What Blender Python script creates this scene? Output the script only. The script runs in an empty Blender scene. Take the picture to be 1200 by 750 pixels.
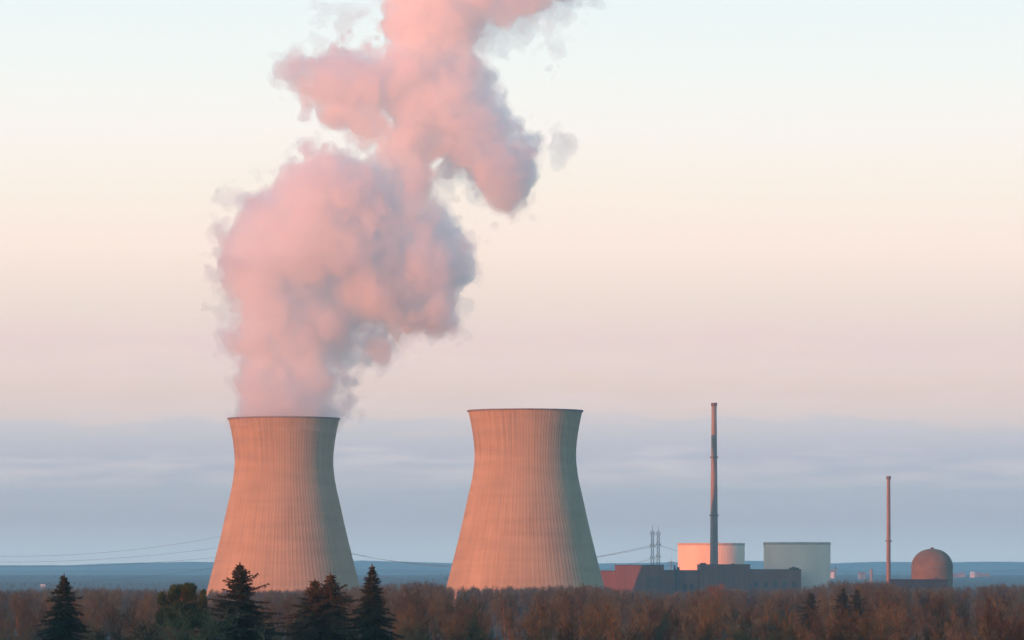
import bpy, math, random
import numpy as np
from mathutils import Vector

R = math.radians
S = bpy.context.scene
COL = S.collection
rng = np.random.default_rng(7)
random.seed(7)

# ------------------------------------------------------------------ camera, world, sun, exposure
FPX, HROW, EYE = 5390.0, 672.0, 27.0
SUN_EL, SUN_AZ = 3.0, 225.0          # degrees; azimuth clockwise from +Y
cam_d = bpy.data.cameras.new('camera')
cam = bpy.data.objects.new('camera', cam_d); COL.objects.link(cam)
cam.location = (0, 0, EYE); cam.rotation_euler = (R(90), 0, 0)
cam_d.sensor_width = 36.0
cam_d.lens = 36.0 * FPX / 1200.0
cam_d.shift_y = (HROW - 375.0) / 1200.0
cam_d.clip_start = 1.0; cam_d.clip_end = 90000.0
S.camera = cam

S.view_settings.view_transform = 'Standard'
S.view_settings.look = 'None'
EXPO = 2.0
S.view_settings.exposure = EXPO
S.view_settings.gamma = 1.0
S.view_settings.use_curve_mapping = False
cy = S.cycles
cy.use_denoising = True
cy.max_bounces = 20; cy.diffuse_bounces = 3; cy.volume_bounces = 16; cy.transparent_max_bounces = 16
cy.sample_clamp_indirect = 6.0

sd = Vector((math.sin(R(SUN_AZ)) * math.cos(R(SUN_EL)), math.cos(R(SUN_AZ)) * math.cos(R(SUN_EL)), math.sin(R(SUN_EL))))
sun_d = bpy.data.lights.new('sun', 'SUN')
sun_d.energy = 2.05; sun_d.angle = R(0.5); sun_d.color = (1.0, 0.17, 0.012)
sun = bpy.data.objects.new('sun', sun_d); COL.objects.link(sun)
sun.rotation_euler = (-sd).to_track_quat('-Z', 'Y').to_euler(); sun.location = (-200, -200, 300)

def s2l(c):
    return tuple(((v / 255) / 12.92 if v / 255 <= 0.04045 else ((v / 255 + 0.055) / 1.055) ** 2.4) for v in c)

W = bpy.data.worlds.new('World'); S.world = W; W.use_nodes = True
nt = W.node_tree; nt.nodes.clear()
def N(t, typ, **kw):
    n = t.nodes.new(typ)
    for k, v in kw.items(): setattr(n, k, v)
    return n
def math_n(t, op, a, b=None, c=None, clamp=False):
    n = N(t, 'ShaderNodeMath', operation=op, use_clamp=clamp)
    for i, v in enumerate((a, b, c)):
        if v is None: continue
        if isinstance(v, (int, float)): n.inputs[i].default_value = v
        else: t.links.new(v, n.inputs[i])
    return n.outputs[0]
def maprange(t, v, a, b, c, d, interp='SMOOTHSTEP'):
    n = N(t, 'ShaderNodeMapRange', interpolation_type=interp)
    t.links.new(v, n.inputs['Value'])
    for k, x in zip(('From Min', 'From Max', 'To Min', 'To Max'), (a, b, c, d)): n.inputs[k].default_value = x
    return n.outputs['Result']
tc = N(nt, 'ShaderNodeTexCoord')
sep = N(nt, 'ShaderNodeSeparateXYZ'); nt.links.new(tc.outputs['Generated'], sep.inputs[0])
# soft cloud bank low in the sky: two stretched noises that bend the height lookup
mp = N(nt, 'ShaderNodeMapping'); mp.inputs['Scale'].default_value = (30, 30, 260)
nt.links.new(tc.outputs['Generated'], mp.inputs[0])
cn = N(nt, 'ShaderNodeTexNoise'); cn.inputs['Scale'].default_value = 1.6; cn.inputs['Detail'].default_value = 5; cn.inputs['Roughness'].default_value = 0.5
nt.links.new(mp.outputs[0], cn.inputs['Vector'])
z0 = sep.outputs['Z']
bank_lo = maprange(nt, z0, 0.004, 0.022, 0, 1)
bank_hi = maprange(nt, z0, 0.040, 0.075, 1, 0)
amt = math_n(nt, 'MULTIPLY', math_n(nt, 'MULTIPLY', bank_lo, bank_hi), math_n(nt, 'SUBTRACT', cn.outputs['Fac'], 0.5))
mp2 = N(nt, 'ShaderNodeMapping'); mp2.inputs['Scale'].default_value = (11, 11, 90); mp2.inputs['Location'].default_value = (3.1, 0.7, 5.2)
nt.links.new(tc.outputs['Generated'], mp2.inputs[0])
cn2 = N(nt, 'ShaderNodeTexNoise'); cn2.inputs['Scale'].default_value = 1.0; cn2.inputs['Detail'].default_value = 6; cn2.inputs['Roughness'].default_value = 0.55
nt.links.new(mp2.outputs[0], cn2.inputs['Vector'])
streak = math_n(nt, 'MULTIPLY', math_n(nt, 'MULTIPLY', bank_lo, math_n(nt, 'SUBTRACT', cn2.outputs['Fac'], 0.5)), 0.006)   # thin streaks all the way up
zz = math_n(nt, 'ADD', math_n(nt, 'MULTIPLY_ADD', amt, 0.016, z0), streak)
ramp = N(nt, 'ShaderNodeValToRGB'); ramp.color_ramp.interpolation = 'LINEAR'
SKY = [(664, 0.5822, 0.5400, 0.5073), (648, 0.5822, 0.5400, 0.5073), (609, 0.5137, 0.3654, 0.3223), (569, 0.5615, 0.4002, 0.3247), (529, 0.3633, 0.2695, 0.2535), (499, 0.3632, 0.2750, 0.2362), (484, 0.4289, 0.2890, 0.2213), (459, 0.4064, 0.2662, 0.1926), (430, 0.3954, 0.2695, 0.2085), (400, 0.3702, 0.2517, 0.2054), (359, 0.3611, 0.2672, 0.2046), (289, 0.3795, 0.2833, 0.2258), (219, 0.3479, 0.2928, 0.2369), (149, 0.3289, 0.2950, 0.2633), (79, 0.2956, 0.2946, 0.2710), (9, 0.2719, 0.2835, 0.2715), (-90, 0.2502, 0.2750, 0.2715)]   # row, linear radiance before exposure
els = ramp.color_ramp.elements
for i, (row, *c) in enumerate(SKY):
    pos = (HROW - row) / FPX / 0.145
    e = els[0] if i == 0 else (els[1] if i == 1 else els.new(pos))
    e.position = pos; e.color = (*c, 1)
nt.links.new(maprange(nt, zz, 0, 0.145, 0, 1, 'LINEAR'), ramp.inputs[0])
sky = N(nt, 'ShaderNodeTexSky', sky_type='NISHITA', sun_disc=False)
sky.sun_elevation = R(SUN_EL); sky.sun_rotation = R(SUN_AZ); sky.altitude = 400; sky.air_density = 1.0; sky.dust_density = 0.4; sky.ozone_density = 2.4
skyb = N(nt, 'ShaderNodeBackground'); skyb.inputs['Strength'].default_value = 0.15
nt.links.new(sky.outputs[0], skyb.inputs['Color'])
lowb = N(nt, 'ShaderNodeBackground'); lowb.inputs['Strength'].default_value = 1.0
nt.links.new(ramp.outputs[0], lowb.inputs['Color'])
fac = maprange(nt, z0, 0.15, 0.55, 0, 1)
mixs = N(nt, 'ShaderNodeMixShader')
facs = math_n(nt, 'MAXIMUM', fac, maprange(nt, sep.outputs['Y'], 0.75, -0.1, 0, 1))
nt.links.new(facs, mixs.inputs[0]); nt.links.new(lowb.outputs[0], mixs.inputs[1]); nt.links.new(skyb.outputs[0], mixs.inputs[2])
wo = N(nt, 'ShaderNodeOutputWorld'); nt.links.new(mixs.outputs[0], wo.inputs['Surface'])

# ------------------------------------------------------------------ helpers
def at(px, py, Y):
    return Vector(((px - 600.0) / FPX * Y, Y, EYE + (HROW - py) / FPX * Y))

def link_mesh(name, verts, faces, mat, parent=None, smooth=False):
    me = bpy.data.meshes.new(name)
    if isinstance(verts, np.ndarray):
        nv = len(verts); nf = len(faces); k = faces.shape[1]
        me.vertices.add(nv); me.vertices.foreach_set('co', verts.astype(np.float32).ravel())
        me.loops.add(nf * k); me.loops.foreach_set('vertex_index', faces.astype(np.int32).ravel())
        me.polygons.add(nf); me.polygons.foreach_set('loop_start', np.arange(0, nf * k, k, dtype=np.int32))
        me.update(calc_edges=True); me.validate()
    else:
        me.from_pydata(verts, [], faces); me.update()
    if smooth: me.polygons.foreach_set('use_smooth', [True] * len(me.polygons))
    if mat: me.materials.append(mat)
    o = bpy.data.objects.new(name, me); COL.objects.link(o)
    if parent: o.parent = parent
    return o

class MB:
    def __init__(s): s.v = []; s.f = []
    def box(s, x0, x1, y0, y1, z0, z1):
        b = len(s.v)
        s.v += [(x0, y0, z0), (x1, y0, z0), (x1, y1, z0), (x0, y1, z0), (x0, y0, z1), (x1, y0, z1), (x1, y1, z1), (x0, y1, z1)]
        s.f += [tuple(b + i for i in q) for q in ((0, 3, 2, 1), (4, 5, 6, 7), (0, 1, 5, 4), (1, 2, 6, 5), (2, 3, 7, 6), (3, 0, 4, 7))]
        return s
    def lathe(s, prof, n=48, cx=0, cy=0, rib=0, ribh=0.0, cap_top=False, cap_bot=False):
        b = len(s.v); m = n
        for (r, z) in prof:
            for j in range(m):
                rr = r
                if rib and (j % rib) == 0: rr = r + ribh
                a = 2 * math.pi * j / m
                s.v.append((cx + rr * math.cos(a), cy + rr * math.sin(a), z))
        for i in range(len(prof) - 1):
            for j in range(m):
                j2 = (j + 1) % m
                s.f.append((b + i * m + j, b + i * m + j2, b + (i + 1) * m + j2, b + (i + 1) * m + j))
        if cap_top: s.f.append(tuple(b + (len(prof) - 1) * m + j for j in range(m)))
        if cap_bot: s.f.append(tuple(b + j for j in reversed(range(m))))
        return s
    def bar(s, p, q, r, n=4):
        p = Vector(p); q = Vector(q); d = (q - p)
        if d.length < 1e-6: return s
        d.normalize(); u = d.orthogonal().normalized(); w = d.cross(u); b = len(s.v)
        for c in (p, q):
            for j in range(n):
                a = 2 * math.pi * (j + .5) / n; s.v.append(tuple(c + u * (r * math.cos(a)) + w * (r * math.sin(a))))
        for j in range(n): s.f.append((b + j, b + (j + 1) % n, b + n + (j + 1) % n, b + n + j))
        s.f.append(tuple(b + j for j in reversed(range(n)))); s.f.append(tuple(b + n + j for j in range(n)))
        return s
    def tube(s, pts, r, n=5):
        for p, q in zip(pts[:-1], pts[1:]): s.bar(p, q, r, n)
        return s
    def build(s, name, mat, parent=None, smooth=False):
        return link_mesh(name, s.v, s.f, mat, parent, smooth)

def tag(o, label=None, cat=None, group=None, kind=None):
    if label: o['label'] = label
    if cat: o['category'] = cat
    if group: o['group'] = group
    if kind: o['kind'] = kind
    return o
def thing(name, loc, label, cat, group=None):
    o = bpy.data.objects.new(name, None); COL.objects.link(o); o.location = loc
    o.empty_display_size = 2.0
    return tag(o, label, cat, group)
def copy_thing(root, label=None):
    r = root.copy(); COL.objects.link(r)
    if label: r['label'] = label
    for ch in list(root.children):
        c = ch.copy(); COL.objects.link(c); c.parent = r
        for g in list(ch.children):
            d = g.copy(); COL.objects.link(d); d.parent = c
    return r

def mat(name, col, rough=0.85, var=0.25, scale=0.2, stretch=(1, 1, 1), col2=None, spec=0.2, detail=5, objrand=0.0):
    m = bpy.data.materials.new(name); m.use_nodes = True; t = m.node_tree
    b = t.nodes['Principled BSDF']; b.inputs['Roughness'].default_value = rough
    b.inputs['Specular IOR Level'].default_value = spec
    c = N(t, 'ShaderNodeTexCoord'); mpn = N(t, 'ShaderNodeMapping'); mpn.inputs['Scale'].default_value = stretch
    t.links.new(c.outputs['Object'], mpn.inputs[0])
    n = N(t, 'ShaderNodeTexNoise'); n.inputs['Scale'].default_value = scale; n.inputs['Detail'].default_value = detail
    t.links.new(mpn.outputs[0], n.inputs['Vector'])
    r = N(t, 'ShaderNodeValToRGB'); t.links.new(n.outputs['Fac'], r.inputs[0])
    lo = [v * (1 - var) for v in col]; hi = col2 or [min(1, v * (1 + var)) for v in col]
    r.color_ramp.elements[0].position = 0.32; r.color_ramp.elements[0].color = (*lo, 1)
    r.color_ramp.elements[1].position = 0.68; r.color_ramp.elements[1].color = (*hi, 1)
    out = r.outputs[0]
    if objrand:
        oi = N(t, 'ShaderNodeObjectInfo'); hs = N(t, 'ShaderNodeHueSaturation')
        t.links.new(maprange(t, oi.outputs['Random'], 0, 1, 1 - objrand, 1 + objrand, 'LINEAR'), hs.inputs['Value'])
        t.links.new(math_n(t, 'MULTIPLY_ADD', oi.outputs['Random'], 0.028, 0.486), hs.inputs['Hue'])
        t.links.new(out, hs.inputs['Color']); out = hs.outputs[0]
    t.links.new(out, b.inputs['Base Color'])
    return m

def concrete_tower_mat():
    m = bpy.data.materials.new('tower_concrete'); m.use_nodes = True; t = m.node_tree
    b = t.nodes['Principled BSDF']; b.inputs['Roughness'].default_value = 0.9; b.inputs['Specular IOR Level'].default_value = 0.15
    c = N(t, 'ShaderNodeTexCoord'); sp = N(t, 'ShaderNodeSeparateXYZ'); t.links.new(c.outputs['Object'], sp.inputs[0])
    ang = math_n(t, 'ARCTAN2', sp.outputs['Y'], sp.outputs['X'])
    cb = N(t, 'ShaderNodeCombineXYZ')
    t.links.new(math_n(t, 'MULTIPLY', ang, 26.0), cb.inputs[0]); t.links.new(math_n(t, 'MULTIPLY', sp.outputs['Z'], 0.02), cb.inputs[1])
    n1 = N(t, 'ShaderNodeTexNoise'); n1.inputs['Scale'].default_value = 1.0; n1.inputs['Detail'].default_value = 4; t.links.new(cb.outputs[0], n1.inputs['Vector'])
    # horizontal pour lifts
    cb2 = N(t, 'ShaderNodeCombineXYZ'); t.links.new(math_n(t, 'MULTIPLY', sp.outputs['Z'], 0.16), cb2.inputs[0]); t.links.new(math_n(t, 'MULTIPLY', ang, 0.8), cb2.inputs[1])
    n2 = N(t, 'ShaderNodeTexNoise'); n2.inputs['Scale'].default_value = 1.0; n2.inputs['Detail'].default_value = 3; t.links.new(cb2.outputs[0], n2.inputs['Vector'])
    # blotchy weathering
    n3 = N(t, 'ShaderNodeTexNoise'); n3.inputs['Scale'].default_value = 0.035; n3.inputs['Detail'].default_value = 6; t.links.new(c.outputs['Object'], n3.inputs['Vector'])
    v = math_n(t, 'ADD', math_n(t, 'MULTIPLY', math_n(t, 'SUBTRACT', n1.outputs['Fac'], .5), 0.46), 1.0)
    v = math_n(t, 'ADD', v, math_n(t, 'MULTIPLY', math_n(t, 'SUBTRACT', n2.outputs['Fac'], .5), 0.46))
    v = math_n(t, 'ADD', v, math_n(t, 'MULTIPLY', math_n(t, 'SUBTRACT', n3.outputs['Fac'], .5), 0.50))
    cb4 = N(t, 'ShaderNodeCombineXYZ'); t.links.new(math_n(t, 'MULTIPLY', ang, 14.0), cb4.inputs[0]); t.links.new(math_n(t, 'MULTIPLY', sp.outputs['Z'], 0.006), cb4.inputs[1])
    n4 = N(t, 'ShaderNodeTexNoise'); n4.inputs['Scale'].default_value = 1.7; n4.inputs['Detail'].default_value = 5; t.links.new(cb4.outputs[0], n4.inputs['Vector'])
    st = math_n(t, 'MULTIPLY', maprange(t, n4.outputs['Fac'], 0.48, 0.66, 0, 0.20), maprange(t, sp.outputs['Z'], 70, 158, 0.25, 1))
    v = math_n(t, 'SUBTRACT', v, st)
    mx = N(t, 'ShaderNodeMix', data_type='RGBA', blend_type='MULTIPLY'); mx.inputs[0].default_value = 1.0
    mx.inputs[6].default_value = (0.370, 0.305, 0.180, 1)
    cc = N(t, 'ShaderNodeCombineColor')
    for i in range(3): t.links.new(v, cc.inputs[i])
    t.links.new(cc.outputs[0], mx.inputs[7]); t.links.new(mx.outputs[2], b.inputs['Base Color'])
    return m

M = {}
M['tower'] = concrete_tower_mat()
M['rim'] = mat('rim_concrete', (0.16, 0.145, 0.135), var=0.2)
M['white_clad'] = mat('pale_cladding', (0.84, 0.73, 0.57), var=0.05, scale=0.06, stretch=(1, 1, 0.1), rough=0.7)
M['clad_edge'] = mat('cladding_edge', (0.50, 0.46, 0.40), var=0.1)
M['hall'] = mat('hall_cladding', (0.185, 0.103, 0.075), var=0.10, scale=0.12, stretch=(2, 1, 0.1))
M['hall_dark'] = mat('hall_dark', (0.085, 0.075, 0.075), var=0.2)
M['louvre'] = mat('louvre', (0.05, 0.05, 0.055), var=0.2)
M['stack'] = mat('stack_concrete', (0.27, 0.235, 0.20), var=0.15, scale=0.3, stretch=(1, 1, 0.1))
M['stack_red'] = mat('stack_paint', (0.29, 0.21, 0.155), var=0.12, scale=0.3, stretch=(1, 1, 0.1))
M['dome'] = mat('dome_concrete', (0.165, 0.125, 0.072), var=0.22, scale=0.12, stretch=(1, 1, 1))
M['steel'] = mat('galvanised_steel', (0.16, 0.165, 0.17), var=0.15, rough=0.55, spec=0.4)
M['cable'] = mat('cable_metal', (0.10, 0.10, 0.105), var=0.1, rough=0.5)
M['bark'] = mat('bark', (0.10, 0.078, 0.06), var=0.35, scale=1.5, stretch=(1, 1, .3))
M['bark_pale'] = mat('pale_bark', (0.25, 0.21, 0.165), var=0.35, scale=1.2)
M['birch'] = mat('birch_bark', (0.42, 0.38, 0.33), var=0.4, scale=1.2)
M['twig'] = mat('twig_bark', (0.088, 0.088, 0.043), var=0.35, scale=0.5, objrand=0.5)
M['twig_lit_tint'] = mat('orange_lit_twigs', (0.19, 0.12, 0.055), var=0.3, scale=0.5)  # orange sunlight on one crown, put into its twig colour
M['needle'] = mat('spruce_needles', (0.019, 0.030, 0.013), var=0.45, scale=0.9, rough=0.8)
M['needle_brown'] = mat('spruce_needles_brownish', (0.052, 0.050, 0.020), var=0.5, scale=0.6, rough=0.8)
M['pine'] = mat('pine_needles', (0.042, 0.068, 0.020), var=0.45, scale=0.6, rough=0.8)
M['ground'] = mat('meadow_soil', (0.030, 0.036, 0.026), var=0.45, scale=0.006, detail=8)
M['hill'] = mat('hill_forest', (0.022, 0.036, 0.030), var=0.45, scale=0.0016, detail=8, col2=(0.045, 0.058, 0.040))
M['plaster'] = mat('white_plaster', (0.78, 0.76, 0.72), var=0.05)
M['tile'] = mat('roof_tile', (0.28, 0.12, 0.085), var=0.2, scale=0.6)
M['slate'] = mat('slate_roof', (0.10, 0.10, 0.115), var=0.2)
M['annex_dark'] = mat('annex_black', (0.014, 0.016, 0.018), var=0.2)  # near-black walls and roof, so the annex reads dark
M['glass'] = mat('window_glass', (0.03, 0.035, 0.04), rough=0.2, spec=0.5, var=0.1)

def volume_mat(name, dens, col, aniso):
    m = bpy.data.materials.new(name); m.use_nodes = True; t = m.node_tree; t.nodes.clear()
    v = N(t, 'ShaderNodeVolumePrincipled'); v.inputs['Color'].default_value = (*col, 1); v.inputs['Density'].default_value = dens
    v.inputs['Anisotropy'].default_value = aniso
    o = N(t, 'ShaderNodeOutputMaterial'); t.links.new(v.outputs[0], o.inputs['Volume'])
    return m

# ------------------------------------------------------------------ ground and hills
def smooth(a, b, x):
    t = np.clip((x - a) / (b - a), 0, 1); return t * t * (3 - 2 * t)
def ground_z(x, y):
    # hillside the photographer stands on, plus an unseen ridge added to shade the wood
    h0 = 25.3 * (1 - smooth(4, 420, y)) * (1 - smooth(500, 1100, np.abs(x) * 0.8))
    h = np.maximum(h0, 20.5 * smooth(7000, 16000, y))      # the plain climbs gently towards the hills
    u = (x + y) * 0.7071          # along the sun's travel
    w = (x - y) * 0.7071
    ridge = 71.0 * np.exp(-((u + 505) / 200.0) ** 2) * (1 - smooth(900, 1500, np.abs(w + 495)))
    und = 0.7 * np.sin(x * 0.011) * np.sin(y * 0.004 + 1) * smooth(500, 900, y)
    return np.maximum(h, ridge) + und * (1 - smooth(18000, 24000, y))
xs = np.concatenate([np.arange(-9000, -1600, 700), np.arange(-1600, 1600, 50), np.arange(1600, 9001, 700)]).astype(float)
ys = np.concatenate([np.arange(-1700, 1200, 40), np.arange(1200, 5000, 250), np.arange(5000, 36000, 1000), np.array([36000, 45000, 70000])]).astype(float)
gx, gy = np.meshgrid(xs, ys, indexing='ij')
gz = ground_z(gx, gy)
gv = np.stack([gx, gy, gz], -1).reshape(-1, 3)
ni, nj = gx.shape
ii, jj = np.meshgrid(np.arange(ni - 1), np.arange(nj - 1), indexing='ij')
gf = np.stack([ii * nj + jj, (ii + 1) * nj + jj, (ii + 1) * nj + jj + 1, ii * nj + jj + 1], -1).reshape(-1, 4)
tag(link_mesh('ground', gv, gf, M['ground'], smooth=True), kind='structure')

def fbm1(x, seed, base, octs=6, rough=0.5):
    r = np.random.default_rng(seed); o = np.zeros_like(x); a = 1.0
    for k in range(octs):
        ph = r.uniform(0, 6.28, 3); o += a * (np.sin(x / base * 1.0 + ph[0]) + np.sin(x / base * 1.73 + ph[1]) + np.sin(x / base * 2.41 + ph[2])) / 3
        base /= 2.1; a *= rough
    return o
def hills(Y, rows, seed, depth, rough_px):
    """ridge whose skyline follows (px,row) control points at distance Y, as a rounded body of real depth"""
    px = np.arange(-260, 1461, 3.0)
    base = np.interp(px, [r[0] for r in rows], [r[1] for r in rows])
    n = fbm1(px, seed, 90.0, 7, 0.55) * rough_px
    X = (px - 600) / FPX * Y
    top = EYE + (HROW - (base + n)) / FPX * Y
    prof = np.array([0.0, 0.12, 0.3, 0.5, 0.68, 0.84, 0.95, 1.0, 0.97, 0.8, 0.4, 0.0])
    V = []
    for k, p in enumerate(prof):
        yy = Y - depth + k * depth * 2 / (len(prof) - 1) + 120 * np.sin(X * 0.002 + k)
        bump = fbm1(X, seed + k + 5, 500.0, 5) * 4.0 * (0 < p < 1)
        V.append(np.stack([X, yy, np.maximum(top * p + bump, -3.0) if 0 < p else np.full_like(X, -3.0)], -1))
    V = np.concatenate(V); m = len(px)
    a, b = np.meshgrid(np.arange(len(prof) - 1), np.arange(m - 1), indexing='ij')
    F = np.stack([a * m + b, a * m + b + 1, (a + 1) * m + b + 1, (a + 1) * m + b], -1).reshape(-1, 4)
    return tag(link_mesh('hills', V, F, M['hill'], smooth=True), kind='structure')
hills(30500, [(-260, 662), (0, 662), (60, 662), (110, 660), (210, 658), (260, 659), (420, 657), (500, 659), (540, 660), (705, 660), (760, 659),
              (880, 657), (960, 660), (1040, 658), (1100, 659), (1200, 658), (1460, 660)], 3, 2200, 0.55)
hills(23500, [(-260, 669), (100, 668), (250, 666), (430, 667), (540, 669), (720, 666), (900, 668), (1100, 669), (1200, 667), (1460, 669)], 11, 1600, 0.6)

# ------------------------------------------------------------------ haze
hz = MB().box(-5200, 5200, -1750, 34500, -12, 640).build('haze', volume_mat('haze_air', 6.3e-5, (0.43, 0.80, 1.0), 0.64))
tag(hz, kind='stuff')

# ------------------------------------------------------------------ cooling towers
PROF = [(68.8, 0), (65.6, 12), (62.3, 24.9), (57.2, 45.2), (52.2, 65.8), (47.6, 86.6), (43.2, 107), (41.6, 123.6), (42.6, 137.8), (45.0, 152), (46.7, 159.6)]
def spline(prof, n):
    z = np.array([p[1] for p in prof], float); r = np.array([p[0] for p in prof], float)
    zz = np.linspace(z[0], z[-1], n); out = []
    m = np.gradient(r, z)
    for q in zz:
        i = min(max(np.searchsorted(z, q) - 1, 0), len(z) - 2); h = z[i + 1] - z[i]; t = (q - z[i]) / h
        out.append((r[i] * (2 * t**3 - 3 * t**2 + 1) + h * m[i] * (t**3 - 2 * t**2 + t) + r[i + 1] * (-2 * t**3 + 3 * t**2) + h * m[i + 1] * (t**3 - t**2), q))
    return out
def cooling_tower(cpx, Y, z, label):
    root = thing('cooling_tower', ((cpx - 600) / FPX * Y, Y, z), label, 'cooling tower', 'pair of concrete cooling towers')
    outer = spline(PROF, 56)
    m = MB().lathe(outer, n=112 * 4, rib=4, ribh=0.15)
    m.build('shell', M['tower'], root)
    MB().lathe([(r - 0.9, zz) for r, zz in reversed(outer)], n=112, ).build('inner_lining', M['tower'], root, True)
    r, zz = outer[-1]
    MB().lathe([(r - 1.2, zz - .2), (r + 1.1, zz - .2), (r + 1.1, zz + 1.0), (r - 1.2, zz + 1.0), (r - 1.2, zz - .2)], n=112).build('rim', M['rim'], root)
    return root
T1 = cooling_tower(332.8, 3897, -2.0, 'hourglass concrete cooling tower with pink steam rising from its mouth')
T2 = cooling_tower(615.6, 3780, 0.4, 'hourglass concrete cooling tower with no steam, in the middle of the picture')

# ------------------------------------------------------------------ reactor buildings, hall, stacks, dome
def reactor_cylinder(cpx, top, rpx, Y, label):
    c = at(cpx, top, Y); r = rpx / FPX * Y; h = c.z
    root = thing('reactor_building', (c.x, Y + r * 0, 0), label, 'reactor building', 'two pale drum shaped reactor buildings')
    MB().lathe([(r, 0), (r, h - 2.2)], n=72 * 3, rib=3, ribh=0.12).build('wall', M['white_clad'], root)
    MB().lathe([(r, h - 2.2), (r + .35, h - 2.2), (r + .35, h), (r - 1.0, h), (r - 1.0, h - .8)], n=144).build('parapet', M['clad_edge'], root)
    MB().lathe([(r - 1.0, h - .8), (0.01, h - .4)], n=72).build('roof', M['clad_edge'], root, True)
    m = MB()
    for k in range(20):
        z = 3 + k * (h - 4) / 20; m.bar((r * math.cos(R(-128)) * 1.004, r * math.sin(R(-128)) * 1.004, z), (r * math.cos(R(-128)) * 1.004, r * math.sin(R(-128)) * 1.004, z + 1.4), .25)
    return root
reactor_cylinder(833.5, 636.5, 39, 4108, 'pale drum shaped reactor building glowing orange on its left side, behind the tall stack')
reactor_cylinder(934, 635.5, 39, 4045, 'pale drum shaped reactor building standing wholly in grey shade')

def hall():
    Y = 3962.0; k = Y / FPX
    X = lambda p: (p - 600) * k
    Z = lambda row: EYE + (HROW - row) * k
    root = thing('turbine_hall', (X(820), Y, 0), 'long low dark turbine hall stepping down in front of the reactor buildings', 'turbine hall')
    ox = X(820)
    def blk(name, a, b, row, y0, y1, material=M['hall'], z0=0.0, parent=root):
        o = MB().box(X(a) - ox, X(b) - ox, y0, y1, z0, Z(row)).build(name, material, parent); return o
    def coping(parent, a, b, row, y0, y1):
        zt = Z(row)
        MB().box(X(a) - ox - .3, X(b) - ox + .3, y0 - .3, y1 + .3, zt + .003, zt + .7).build('roof_edge', M['hall_dark'], parent)
    w = blk('low_annex', 703, 722, 669.6, 3, 40); coping(w, 703, 721.5, 669.6, 3, 40)
    w = blk('wing', 722.1, 778, 662.8, 0, 52); coping(w, 722.1, 778, 662.8, 0, 52)
    for q in range(7): MB().box(X(757 + q * 2.8) - ox, X(758.4 + q * 2.8) - ox, -.12, .1, 14, 24).build('louvre', M['hall_dark'], w)
    w = blk('wing', 778.1, 820, 669, 2, 50); coping(w, 778.4, 819.6, 669, 2, 50)
    for a, b, r in ((789.5, 791.5, 662.6), (793, 796.4, 664.6)):
        blk('vent_shaft', a, b, r, -1.2, 2.0 - .01, M['hall_dark'], 0.0, w)
    for q in range(2): MB().box(X(800 + q * 8) - ox, X(805 + q * 8) - ox, 1.88, 2.1, 6, 18).build('door', M['hall_dark'], w)
    w = blk('wing', 820.1, 879, 662.2, 0, 56); coping(w, 820.1, 879, 662.2, 0, 56)
    blk('roof_vent', 821, 828, 659.6, 8, 15, M['hall_dark'], Z(662.2) + .72, w)
    blk('roof_vent', 858, 861, 660.4, 10, 14, M['hall_dark'], Z(662.2) + .72, w)
    m = MB()
    for q in range(9): m.box(X(824 + q * 6) - ox, X(824.5 + q * 6) - ox, -.16, .1, 3, Z(664))
    m.build('cladding_joints', M['hall_dark'], w)
    w = blk('wing', 879.1, 939, 668, 2, 48); coping(w, 879.4, 939, 668, 2, 48)
    blk('roof_vent', 926, 937, 665.2, 6, 16, M['hall_dark'], Z(668) + .72, w)
    blk('roof_vent', 929, 933, 664.2, 8, 13, M['hall_dark'], Z(665.2) + .01, w)
    for q in range(5): MB().box(X(884 + q * 11) - ox, X(889 + q * 11) - ox, 1.88, 2.1, 15, 20).build('louvre', M['hall_dark'], w)
hall()

def stack(cpx, top, Y, r0, r1, rings, material, label):
    k = Y / FPX; c = at(cpx, top, Y); h = c.z
    root = thing('exhaust_stack', (c.x, Y, 0), label, 'exhaust stack', 'slim exhaust stacks')
    MB().lathe([(r0 * k + (r1 - r0) * k * t, h * t) for t in np.linspace(0, 1, 12)], n=40, cap_top=True).build('shaft', material, root, True)
    for row in rings:
        z = EYE + (HROW - row) * k; t = z / h; r = (r0 + (r1 - r0) * t) * k
        MB().lathe([(r - .1, z - .5), (r + 1.0, z - .5), (r + 1.0, z + .7), (r - .1, z + .7)], n=40).build('platform', M['rim'], root)
    r = r1 * k
    MB().lathe([(r - .1, h - 2.6), (r + .5, h - 2.6), (r + .5, h + .4), (r - .8, h + .4), (r - .8, h - 1)], n=40).build('collar', M['rim'], root)
    m = MB()
    for s in (-.35, .35): m.bar((s, -r0 * k - .25, 2), (s, -r1 * k - .25, h), .09)
    m.build('ladder', M['steel'], root)
stack(836.8, 472.5, 4008, 5.3, 2.9, (536, 604), M['stack'], 'tall tapering concrete exhaust stack rising from behind the dark hall')
stack(1041.3, 558.5, 3990, 2.7, 2.0, (634,), M['stack_red'], 'thin reddish exhaust stack standing alone left of the domed building')

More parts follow.
